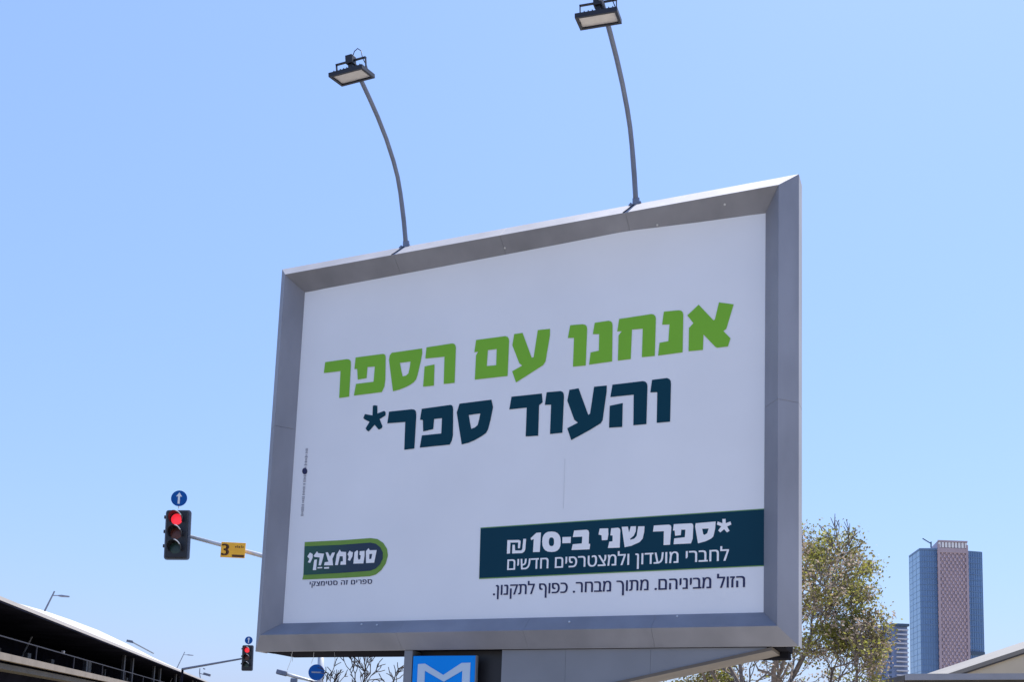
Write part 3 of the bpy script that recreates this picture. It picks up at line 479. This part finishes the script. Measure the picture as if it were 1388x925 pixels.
b = MB(Fy); b.box(-.03, .03, .021, .09, -.05, .05); b.build('clamp', MT['galv'], ys)

Y2 = 40.0
A2 = at(327, 893.5, Y2); B2 = at(252, 907, Y2+.5); d2 = B2-A2
D2 = A2+d2*1.06
tl2 = tag(empty('traffic_light', (D2.x, D2.y, 0)), 'smaller farther traffic light showing red, beside the lower left corner of the billboard', 'traffic light', 'traffic lights hung on long arms')
c2 = at(335.5, 892.8, Y2-.03)
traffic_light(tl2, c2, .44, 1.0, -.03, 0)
b = MB(); b.tube([A2+Vector((0, .06, 0)), D2], [.035, .05], 8); b.build('mast_arm', MT['pole'], tl2)
b = MB(); b.tube([(D2.x, D2.y, 0), (D2.x, D2.y, D2.z+.03)], [.08, .045], 8); b.build('pole', MT['vdark'], tl2)
s2 = at(337.2, 868.8, Y2-.05); arrow_sign('arrow_sign', s2, .150, 'tiny round blue arrow sign on the smaller far traffic light')

# blue round sign and street lamp under the board's left end
Y3 = 30.0
pt = at(434.5, 893, Y3); 
lp_ = tag(empty('street_lamp', (at(434, 1000, Y3).x, Y3, 0)), 'pale street lamp pole and side arm seen under the left end of the billboard', 'street lamp')
b = MB(); top_ = at(436, 850, Y3); b.tube([(top_.x-.1, Y3, 0), at(434, 925, Y3), at(435.3, 880, Y3)], [.12, .095, .09], 12); b.build('pole', MT['galv'], lp_, smooth=True)
b = MB(); b.tube([at(430, 926, Y3), at(412, 921, Y3), at(398, 917.5, Y3), at(388, 914.5, Y3)], [.035, .04, .055, .05], 8); b.build('lamp_arm', MT['galv'], lp_, smooth=True)
b = MB(); q0, q1 = at(389, 914.5, Y3), at(375, 911, Y3); b.bar(q0, q1, .16, .15); b.build('lamp_head', MT['pole'], lp_, bevel=.03)
b = MB(); q0, q1 = at(403, 924, Y3), at(394, 923, Y3); b.bar(q0, q1, .12, .12); b.build('camera_box', MT['pole'], lp_, bevel=.02)
c3 = at(429, 912.3, Y3-.2); b = MB(); b.disc(c3, (0, -1, 0), .232, .012, 28)
rs = tag(origin_fix(b.build('round_sign', MT['sblue'])), 'round dark blue road sign with a thin white bar, below the billboard', 'road sign')
b = MB(); b.box(c3.x-.14, c3.x+.13, c3.y-.016, c3.y-.013, c3.z-.02, c3.z+.02); b.build('sign_bar', MT['faint'], rs)

# ================================================================ viaduct station on the left
Y0 = 78.0
P0 = at(0, 814, Y0); vdir = ray(426, 984); vdir = vdir/vdir.y
def vp(t, a, z):                                     # t metres along (in y), a away from the street, z up from the roof edge
    lat = Vector((-vdir.y, vdir.x, 0)).normalized()
    return P0 + vdir*t + lat*a + Vector((0, 0, z))
T0, T1 = -14.0, 330.0
zd = (at(0, 883, Y0)-P0).z; zd2 = (at(0, 893, Y0)-P0).z; zr = (at(0, 860, Y0)-P0).z
zg0 = (at(0, 896.5, Y0)-P0).z; zg1 = (at(0, 904.5, Y0)-P0).z
vroot = tag(empty('station_viaduct', (P0.x, P0.y, 0)), 'long elevated station with a white roof and dark open side at lower left', 'elevated station')
def strip(name, m, t0, t1, sec, parent=vroot, smooth=False):
    b = MB(); n = len(sec)
    A = [vp(t0, a, z) for a, z in sec]; B = [vp(t1, a, z) for a, z in sec]
    b.add(A+B, [tuple(range(n)), tuple(reversed(range(n, 2*n)))]+[(k, k+n, (k+1) % n+n, (k+1) % n) for k in range(n)])
    return b.build(name, m, parent, smooth)
rf_ = MB(); ts = [T0, 0, 8, 14, 20, 28, 40, 55, 75, 100, 130, 150, 165, 190, 240, T1]; cr_ = [.25, .28, .4, 1.0, 1.7, 2.3, 2.8, 3.1, 2.9, 2.3, 1.7, 1.3, 1.0, .7, .4, .3]
prof = [(0, 0, 0), (0, .30, 0), (1.5, .42, .25), (4, .6, .62), (7, .7, .9), (10, .7, 1.0), (16, .6, .6), (20, 0, 0)]
rows = [[vp(t, a, z+c_*k) for a, z, k in prof] for t, c_ in zip(ts, cr_)]
n = len(prof); vs = [p for r in rows for p in r]
rf_.add(vs, [(i*n+k, (i+1)*n+k, (i+1)*n+(k+1) % n, i*n+(k+1) % n) for i in range(len(rows)-1) for k in range(n)])
rf_.build('roof', MT['vroof'], vroot)
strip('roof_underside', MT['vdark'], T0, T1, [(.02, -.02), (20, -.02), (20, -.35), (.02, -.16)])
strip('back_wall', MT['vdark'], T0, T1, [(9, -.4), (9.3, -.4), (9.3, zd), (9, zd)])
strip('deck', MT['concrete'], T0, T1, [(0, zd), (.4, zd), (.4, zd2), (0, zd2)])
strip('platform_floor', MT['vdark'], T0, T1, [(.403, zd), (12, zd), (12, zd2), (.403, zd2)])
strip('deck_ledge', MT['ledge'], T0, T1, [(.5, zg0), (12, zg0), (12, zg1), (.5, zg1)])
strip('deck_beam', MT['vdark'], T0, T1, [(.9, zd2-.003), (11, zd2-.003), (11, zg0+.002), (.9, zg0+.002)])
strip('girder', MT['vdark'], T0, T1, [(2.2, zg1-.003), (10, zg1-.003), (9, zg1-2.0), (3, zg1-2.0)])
strip('top_rail', MT['rail'], T0, T1, [(.25, zr+.05), (.33, zr+.05), (.33, zr-.04), (.25, zr-.04)])
def copy_part(o, parent, off):
    c = o.copy(); COL.objects.link(c); c.parent = parent; c.location = off; return c
bp_ = MB(); bp_.bar(vp(0, .29, zr-.04), vp(0, .29, zd+.002), .10, .10); post0 = bp_.build('rail_post', MT['rail'], vroot)
post0.location = vdir*12.6
for i in range(1, 16): copy_part(post0, vroot, vdir*(12.6+i*14.2))
bc = MB(); bc.bar(vp(0, 1.6, -.1), vp(0, 1.6, zd+.002), .42, .35); col0 = bc.build('roof_column', MT['column'], vroot); col0.location = vdir*61
for i in range(1, 16): copy_part(col0, vroot, vdir*(61+(i//2)*26+(6.5 if i % 2 else 0)))
rr_ = random.Random(8)
for i in range(26):                                  # platform kit glimpsed behind the railing
    t = rr_.uniform(-6, 130); a = rr_.uniform(2.5, 7); b = MB(); w_ = rr_.uniform(.4, 2.2); h_ = rr_.uniform(.9, 2.0)
    z0 = zd+.002; b.hexa([vp(t, a, z0), vp(t+w_, a, z0), vp(t+w_, a+.4, z0), vp(t, a+.4, z0)], [vp(t, a, z0+h_), vp(t+w_, a, z0+h_), vp(t+w_, a+.4, z0+h_), vp(t, a+.4, z0+h_)])
    b.build('platform_cabinet', MT['column' if i % 2 else 'ledge'], vroot)
b = MB(); q = vp(26, 1.2, zr+.35); b.box(q.x-.14, q.x+.14, q.y-.14, q.y+.14, q.z-.16, q.z+.16); b.build('platform_lamp', MT['vroof'], vroot, bevel=.05)
for i in range(10):
    t = 6+i*30; w_ = MB(); c_ = vp(t, 6, 0); w_.box(c_.x-1.4, c_.x+1.4, c_.y-1, c_.y+1, 0, (vp(t, 6, zg1-2.0)).z-.002); w_.build('pier', MT['concrete'], vroot)
# leaning lamps seen over the roof
def vlamp(px0, py0, px1, py1, ax, ay, Y, label, th):
    p0 = at(px0, py0, Y); p1 = at(px1, py1, Y)
    k_ = (p1-p0); low = p0-k_*((p0.z)/k_.z)
    r = tag(empty('mast_lamp', low), label, 'lamp', 'leaning lamps beyond the station roof')
    b = MB(); b.tube([low, p0, p1], [th*1.3, th, th*.8], 8); b.build('pole', MT['pole'], r)
    j = p0+(p1-p0)*.78; e = at(ax, ay, Y); m_ = j+(e-j)*.35+Vector((0, 0, .03))
    b = MB(); b.tube([j, m_], th*.6, 6); b.build('lamp_arm', MT['pole'], r)
    b = MB(); b.tube([m_, m_+(e-m_)*.3, e], [th*.8, th*1.4, th*.9], 8); b.build('lamp_head', MT['pole'], r)
vlamp(60.5, 829, 74, 802, 94, 809.5, 112, 'nearer leaning lamp with a short side arm over the white station roof', .10)
vlamp(242, 902, 250.5, 884.5, 262, 889.2, 210, 'farther small leaning lamp over the end of the station roof', .09)
p0 = at(270, 914, 120); pc = tag(empty('roof_camera', p0), 'small grey camera on a bent bracket at the far end of the station roof', 'camera')
b = MB(); b.tube([at(271.5, 920, 120), at(270.5, 913, 120), at(271, 907, 120)], .05, 6); b.tube([at(270.8, 913.5, 120), at(277, 915.5, 120)], .05, 6); b.build('bracket', MT['pole'], pc)
b = MB(); b.bar(at(276, 914, 120), at(285, 916.5, 120), .3, .28); b.build('camera_head', MT['pole'], pc)
b = MB(); b.bar(at(275.5, 907, 120), at(278, 908, 120), .12, .12); b.build('camera_cap', MT['pole'], pc)
q = at(176, 869.8, 118); b = MB(); b.hexa([at(171, 870.8, 118), at(181, 873, 118), at(181, 873, 119), at(171, 870.8, 119)], [at(172, 867.6, 118), at(180, 869.3, 118), at(180, 869.3, 119), at(172, 867.6, 119)])
b.bar(at(180, 871.5, 118.5), at(208, 886.5, 128), .12, .1)
tag(origin_fix(b.build('roof_unit', MT['pole'])), 'low grey unit with a thin pipe lying on the white station roof', 'roof unit')

# ================================================================ towers
def xf(px, Y): return at(px, 830, Y)
def facade(name, m, A, B, z0, z1, parent, depth=.4):
    b = MB(); b.add([(A.x, A.y, z0), (B.x, B.y, z0), (B.x, B.y, z1), (A.x, A.y, z1)], [(0,1,2,3)]); return b
YT = 600.0
def gp(px, Y):                                       # ground-plan point under photo column px
    p = at(px, 830, Y); return Vector((p.x, Y, 0))
def top(px, py, Y): return at(px, py, Y).z
w0, w1, w2, w3, w4 = gp(1233.5, YT+24), gp(1248, YT+2), gp(1271, YT), gp(1311.2, YT), gp(1332.8, YT+2)
hw = top(1255, 745, YT); hc = top(1290, 735.3, YT)
tw = tag(empty('office_tower', (w2.x, YT+15, 0)), 'tall blue glass tower with a pinkish latticed centre bay, at right', 'skyscraper')
def block(name, m, pts, z0, z1, parent):
    b = MB(); n = len(pts); b.prism([(p.x, p.y, z0) for p in pts], (0, 0, z1-z0)); return b.build(name, m, parent)
bk = lambda p, d=32: Vector((p.x+d*.35, p.y+d, 0))
b0, b4 = bk(w0, 14), bk(w4, 34)
lw = block('left_wing', MT['tglass'], [w1, w2+Vector((0, .2, 0)), bk(w2, 33), b0+Vector((6, 12, 0)), w0], 0, hw, tw)
rw = block('right_wing', MT['tglass'], [w3+Vector((0, .2, 0)), w4, b4, bk(w3, 33)], 0, top(1321, 747.3, YT), tw)
co = block('core', MT['pinkd'], [w2-Vector((0, 1.5, 0)), w3-Vector((0, 1.5, 0)), bk(w3, 30), gp(1257.5, YT+30)], 0, hc, tw)
# side glazing: lighter shading of this facet put into its colour; floor bands, mullions
def grid_lines(A, B, z0, z1, nf, nm, m, name, parent, th=.35, out=.2, mw=.2):
    b = MB(); d = (B-A).normalized(); nrm = Vector((d.y, -d.x, 0))
    L_ = (B-A).length
    for i in range(nf+1):
        z = z0+(z1-z0)*i/nf; b.bar(A+nrm*out/2+Vector((0, 0, z)), B+nrm*out/2+Vector((0, 0, z)), out, th)
    for i in range(nm+1):
        p = A+d*L_*i/nm+nrm*out*.4; b.bar(p+Vector((0, 0, z0)), p+Vector((0, 0, z1)), mw, out*.8)
    return tag(b.build(name, m, parent), kind='stuff')
grid_lines(w1, w2, 6, hw-.3, 38, 7, MT['tline'], 'floor_grid', lw)
grid_lines(w3, w4, 6, top(1321, 747.3, YT)-.3, 38, 7, MT['tline'], 'floor_grid', rw)
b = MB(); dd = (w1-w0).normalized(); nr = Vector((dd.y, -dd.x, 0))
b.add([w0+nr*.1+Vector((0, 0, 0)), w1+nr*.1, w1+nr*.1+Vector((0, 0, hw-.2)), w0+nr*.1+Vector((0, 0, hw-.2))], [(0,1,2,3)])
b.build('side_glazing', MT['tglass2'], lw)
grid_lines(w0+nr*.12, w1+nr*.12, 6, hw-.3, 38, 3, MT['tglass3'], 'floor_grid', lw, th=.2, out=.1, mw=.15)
b = MB(); zz = top(1321, 886, YT); b.bar(w3+Vector((0, -.4, zz)), w4+Vector((0, -.4, zz)), .8, 2.0); b.build('dark_band', MT['t2d'], rw)
# parapets
b = MB(); b.bar(w1+Vector((0, 0, hw+.4)), w2+Vector((0, 0, hw+.4)), .6, .9); b.bar(w0+Vector((0, 0, hw+.4)), w1+Vector((0, 0, hw+.4)), .6, .9); b.build('parapet', MT['tline'], lw)
# lattice on the core: crossing diagonals with small light nodes
cA, cB = w2-Vector((0, 1.5, 0)), w3-Vector((0, 1.5, 0)); cw = (cB-cA).length; b = MB(); nc = 7; cell = cw/nc; chh = cell*1.6
z_top = hc-7
nr_ = int((z_top-4)/chh)
for j in range(nr_+1):
    for i in range(nc):
        z = z_top-(j+1)*chh; x0 = cA.x+i*cell; x1 = x0+cell; y = cA.y-.2
        b.bar((x0, y, z), (x1, y, z+chh), .3, .5, up=(0, 1, 0)); b.bar((x0, y-.02, z+chh), (x1, y-.02, z), .3, .5, up=(0, 1, 0))
tag(b.build('lattice', MT['pink'], co), kind='stuff')
b = MB()
for j in range(nr_*2+1):
    for i in range(nc+1):
        if (i+j) % 1 == 0:
            x = cA.x+(i+(.5 if j % 2 else 0))*cell; z = z_top-j*chh/2
            if x < cB.x+.1: b.box(x-.45, x+.45, cA.y-.55, cA.y-.35, z-.8, z+.8)
tag(b.build('lattice_node', MT['pinkl'], co), kind='stuff')
b = MB(); b.box(cA.x-.2, cA.x+1.0, cA.y-.8, cA.y-.1, 0, hc-2); b.box(cB.x-1.0, cB.x+.2, cA.y-.8, cA.y-.1, 0, hc-2); b.build('bay_edge', MT['pink'], co)
b = MB(); b.box(cA.x, cB.x, cA.y-.7, cA.y-.05, hc-7, hc-4.2); b.box(cA.x, cB.x, cA.y-.7, cA.y-.05, hc-.6, hc+.4); b.build('crown_band', MT['pink'], co)
for i in range(9):
    x = cA.x+(i+.5)*cw/9; b = MB(); b.box(x-.62, x+.62, cA.y-.65, cA.y-.1, hc-3.9, hc-.8); b.build('crown_fin', MT['swhite'], co)
b = MB(); b.bar(at(1262, 737.5, YT+5), at(1250.5, 730.5, YT+5), .5, .5); b.bar(at(1262, 743, YT+5), at(1262, 735, YT+5), .6, .6); b.build('roof_crane', MT['t2d'], co)
YB = 780.0
q0, q1, q2 = gp(1183, YB+8), gp(1208.5, YB), gp(1229.5, YB+2)
hb = top(1218, 849.5, YB)
ap = tag(empty('apartment_block', (q1.x, YB+14, 0)), 'bluish high-rise block with white balcony bands, between the tree and the taller tower', 'high-rise')
blk = block('wall', MT['t2'], [q0, q1, q2, q2+Vector((4, 26, 0)), q0+Vector((4, 26, 0))], 0, hb, ap)
for i in range(18):
    z = hb-3.4-i*3.3*1.05
    b = MB(); x0 = q1.x+3.2 if i % 5 != 3 else q1.x+1.2
    b.box(x0, q2.x-.4, YB-1.4, YB+.5, z, z+1.1); b.build('balcony', MT['t2w'], ap)
b = MB(); b.box(q1.x-.2, q2.x+.4, YB-1.2, YB+20, hb+.002, hb+1.9); b.build('roof_cap', MT['t2d'], ap)
for i in range(16):
    for j in range(3):
        z = hb-4-i*3.5; p = q0+(q1-q0)*(.2+.3*j); b = MB(); b.box(p.x-1.1, p.x+1.1, p.y-2.2+j*.0, p.y+1, z, z+1.5) if False else b.bar(p+Vector((0, -.25, z)), p+(q1-q0).normalized()*2.2+Vector((0, -.25, z)), .3, 1.5)
        b.build('window', MT['t2d'], ap)

# ================================================================ low building and canopy at lower right
YG = 32.0
g0, g1 = at(1262, 921.6, YG), at(1388, 879.7, YG); sl = (g1.z-g0.z)/(g1.x-g0.x)
xr = g1.x+2.2; zr_ = g1.z+sl*2.2
lb = tag(empty('gabled_building', (xr, YG+4, 0)), 'low beige building with a sloping grey gable roof at lower right', 'building')
b = MB(); t = .13
def slab(b, x0, z0, x1, z1, y0, y1, t): b.hexa([(x0, y0, z0-t), (x1, y0, z1-t), (x1, y1, z1-t), (x0, y1, z0-t)], [(x0, y0, z0), (x1, y0, z1), (x1, y1, z1), (x0, y1, z0)])
slab(b, g0.x-1, g0.z-sl*1, xr, zr_, YG, YG+4.5, t); b.build('roof', MT['roofb'], lb)
b = MB(); slab(b, xr+.003, zr_, xr+6, zr_-6*sl, YG, YG+4.5, t); b.build('roof', MT['roofb'], lb)
b = MB(); slab(b, g0.x-.9, g0.z-sl*.9-t-.003, xr, zr_-t-.003, YG+.02, YG+.3, .05); b.build('eave_trim', MT['under'], lb)
b = MB(); x0 = g0.x+.4; x1 = xr+5
b.prism([(x0, YG+.09, 0), (x1, YG+.09, 0), (x1, YG+.09, zr_-5*sl-t-.06), (xr, YG+.09, zr_-t-.06), (x0, YG+.09, g0.z+sl*.4-t-.06)], (0, 4.2, 0)); b.build('wall', MT['wallb'], lb)
YC = 26.0
k0, k1 = at(1228, 914.2, YC), at(1500, 913.0, YC); zc0 = k0.z
cp_ = tag(empty('flat_canopy', ((k0.x+k1.x)/2, YC+1.5, 0)), 'flat grey canopy edge at bottom right in front of the gabled building', 'canopy')
b = MB(); kz = at(1388, 913.3, YC).z; hf = 8.6*YC/F_PX
b.hexa([(k0.x, YC, zc0-hf), (k1.x, YC, k1.z-hf), (k1.x, YC+.06, k1.z-hf), (k0.x, YC+.06, zc0-hf)], [(k0.x, YC, zc0), (k1.x, YC, k1.z), (k1.x, YC+.06, k1.z), (k0.x, YC+.06, zc0)]); b.build('fascia', MT['canopy'], cp_)
b = MB(); b.hexa([(k0.x+.02, YC+.063, zc0-hf+.01), (k1.x, YC+.063, k1.z-hf+.01), (k1.x, YC+3, k1.z-hf+.01), (k0.x+.02, YC+3, zc0-hf+.01)], [(k0.x+.02, YC+.063, zc0-.02), (k1.x, YC+.063, k1.z-.02), (k1.x, YC+3, k1.z-.02), (k0.x+.02, YC+3, zc0-.02)]); b.build('canopy_deck', MT['under'], cp_)
b = MB(); b.bar((k0.x, YC+.2, zc0-hf-.05), (k1.x, YC+.2, k1.z-hf-.05), .1, .09); b.build('gutter', MT['under'], cp_)
for xx in (k0.x+.4, k0.x+2.6, k1.x-.3):
    b = MB(); b.bar((xx, YC+.4, 0), (xx, YC+.4, zc0-hf-.1), .1, .1); b.build('post', MT['column'], cp_)

# ================================================================ trees
def tree(base, H0, lean, cen, rad, levels, seed, leaf, label, cat='tree', mt=('bark', 'bark'), r0=.13, name='street_tree', nlimb=7, group=None, ltypes=None, spread=.75, lsize=.055, minr=.005, lens=(.42, .62), nb=(2, 4), droop=0.0, shape=(0, 0)):
    rd = random.Random(seed); cen = Vector(cen); rad = Vector(rad)
    root = tag(empty(name, base), label, cat, group)
    tk = MB(); lb_ = MB(); tips = []
    p = Vector(base); pts = [p.copy()]
    for i in range(4): p = p+Vector((lean[0]*H0/4+rd.uniform(-.03, .03), rd.uniform(-.03, .03), H0/4)); pts.append(p.copy())
    tk.tube(pts, [r0*1.25, r0, r0*.92, r0*.85, r0*.8], 9)
    def inside(q):
        d = q-cen; n_ = noise.noise(q*.9)*.28
        return (d.x/rad.x)**2+(d.y/rad.y)**2+(d.z/rad.z)**2 < 1+n_
    def grow(p, d, L_, r, lv):
        nseg = 3 if lv > 1 else 2; ps = [p.copy()]; rs_ = [r]
        for i in range(nseg):
            d = (d+Vector((rd.gauss(0, .17), rd.gauss(0, .17), rd.gauss(.03-droop*(levels-lv)*.04, .15)))).normalized()
            q = ps[-1]+d*L_/nseg
            if not inside(q) and lv < levels:
                tips.append((ps[-1], d, lv)); break
            ps.append(q); rs_.append(r*(1-.28*(i+1)/nseg))
            if leaf and lv <= 2 and rd.random() < .6: tips.append((q, d, lv))
        if len(ps) > 1: lb_.tube(ps, rs_, 5 if lv > 2 else 3, caps=False)
        e = ps[-1]; re_ = rs_[-1]
        if lv == 0 or len(ps) < 2: tips.append((e, d, lv)); return
        for i in range(rd.randint(*nb)):
            a = Vector((rd.gauss(0, 1), rd.gauss(0, 1), rd.gauss(0, .8))).normalized()
            nd = (d+a*spread*rd.uniform(.6, 1.1)).normalized()
            st = ps[-1] if i == 0 else ps[rd.randint(max(1, len(ps)-2), len(ps)-1)]
            grow(st, nd, L_*rd.uniform(.62, .85), max(minr, re_*rd.uniform(.55, .78)), lv-1)
    e = pts[-1]
    for i in range(nlimb):
        a = 2*math.pi*(i+rd.uniform(-.3, .3))/nlimb; el = rd.uniform(.25, 1.2)
        grow(e-Vector((0, 0, rd.uniform(0, H0*.12))), Vector((math.cos(a)*math.cos(el), math.sin(a)*math.cos(el), math.sin(el))), rad.z*rd.uniform(*lens), r0*rd.uniform(.4, .62), levels)
    tk.build('trunk', MT[mt[0]], root, smooth=True)
    cr = lb_.build('crown', MT[mt[1]], root); 
    if leaf:
        lists = [MB() for _ in ltypes]
        for (q, d, lv) in tips:
            nn_ = noise.noise(q*1.25+Vector((seed, 0, 0)))           # clumps
            dens = leaf*(1.0+2.6*nn_)*max(.05, min(1.5, .62+shape[0]*(q.x-cen.x)+shape[1]*(q.z-cen.z)))
            if dens <= 0: continue
            typ = 0
            v_ = noise.noise(q*1.9+Vector((7, seed, 3)))+rd.gauss(0, .10)
            if len(ltypes) > 1: typ = 0 if v_ > .12 else (1 if v_ > -.10 else min(2, len(ltypes)-1))
            for i in range(int(dens+rd.random())):
                c_ = q+Vector((rd.gauss(0, .085), rd.gauss(0, .085), rd.gauss(0, .08)))
                ax_ = Vector((rd.gauss(0, 1), rd.gauss(0, 1), rd.gauss(-.2, .8))).normalized(); sd_ = ax_.orthogonal().normalized()
                sd_.rotate(Matrix.Rotation(rd.uniform(0, 6.28), 3, ax_)); l_ = lsize*rd.uniform(.6, 1.3); w_ = l_*.32
                lists[typ].add([c_, c_+ax_*l_*.5+sd_*w_, c_+ax_*l_, c_+ax_*l_*.5-sd_*w_], [(0, 1, 2, 3)])
        for i, lm in enumerate(lists):
            if lm.f:
                o = lm.build('foliage', MT[ltypes[i]], root); o['kind'] = 'stuff'
                o['label'] = {'leaf1': 'yellow-green leaves', 'leaf2': 'olive green leaves', 'leaf3': 'dry brown seed pods'}[ltypes[i]]
    return root
bx = at(1035, 880, 17)
tree((bx.x, 17, 0), 2.1, (.05,), (bx.x, 17, 3.95), (2.0, 1.95, 2.5), 7, 3, 3.4, 'sparse yellow-green tree with brown pods behind the right edge of the billboard', ltypes=('leaf1', 'leaf2', 'leaf3'), r0=.14, nlimb=9, lens=(.40, .52), nb=(2, 3), shape=(.34, .22), minr=.0075)
bx = at(968, 925, 19)
tree((bx.x, 19, 0), 2.0, (0,), (bx.x, 19, 3.02), (1.5, 1.2, 1.2), 6, 5, 12, 'low yellow-green tree seen just below the sloping arm of the billboard pillar', ltypes=('leaf1', 'leaf2'), r0=.08, nlimb=7, lens=(.35, .5))
bx = at(1160, 925, 21)
tree((bx.x, 21, 0), 2.0, (0,), (bx.x, 21, 2.85), (1.3, 1.2, 1.15), 6, 9, 10, 'low dark olive tree at the bottom edge, left of the high-rise towers', ltypes=('leaf2', 'leaf1'), r0=.08, nlimb=7, lens=(.35, .5))
bx = at(520, 920, 24)
tree((bx.x, 24, 0), 1.9, (.02,), (bx.x-.15, 24, 4.3), (1.65, 1.5, 1.9), 5, 21, 0, 'bare leafless tree with dark branches under the left half of the billboard', mt=('twig', 'twig'), r0=.15, nlimb=12, name='bare_tree', minr=.012, lens=(.36, .52), nb=(2, 3))
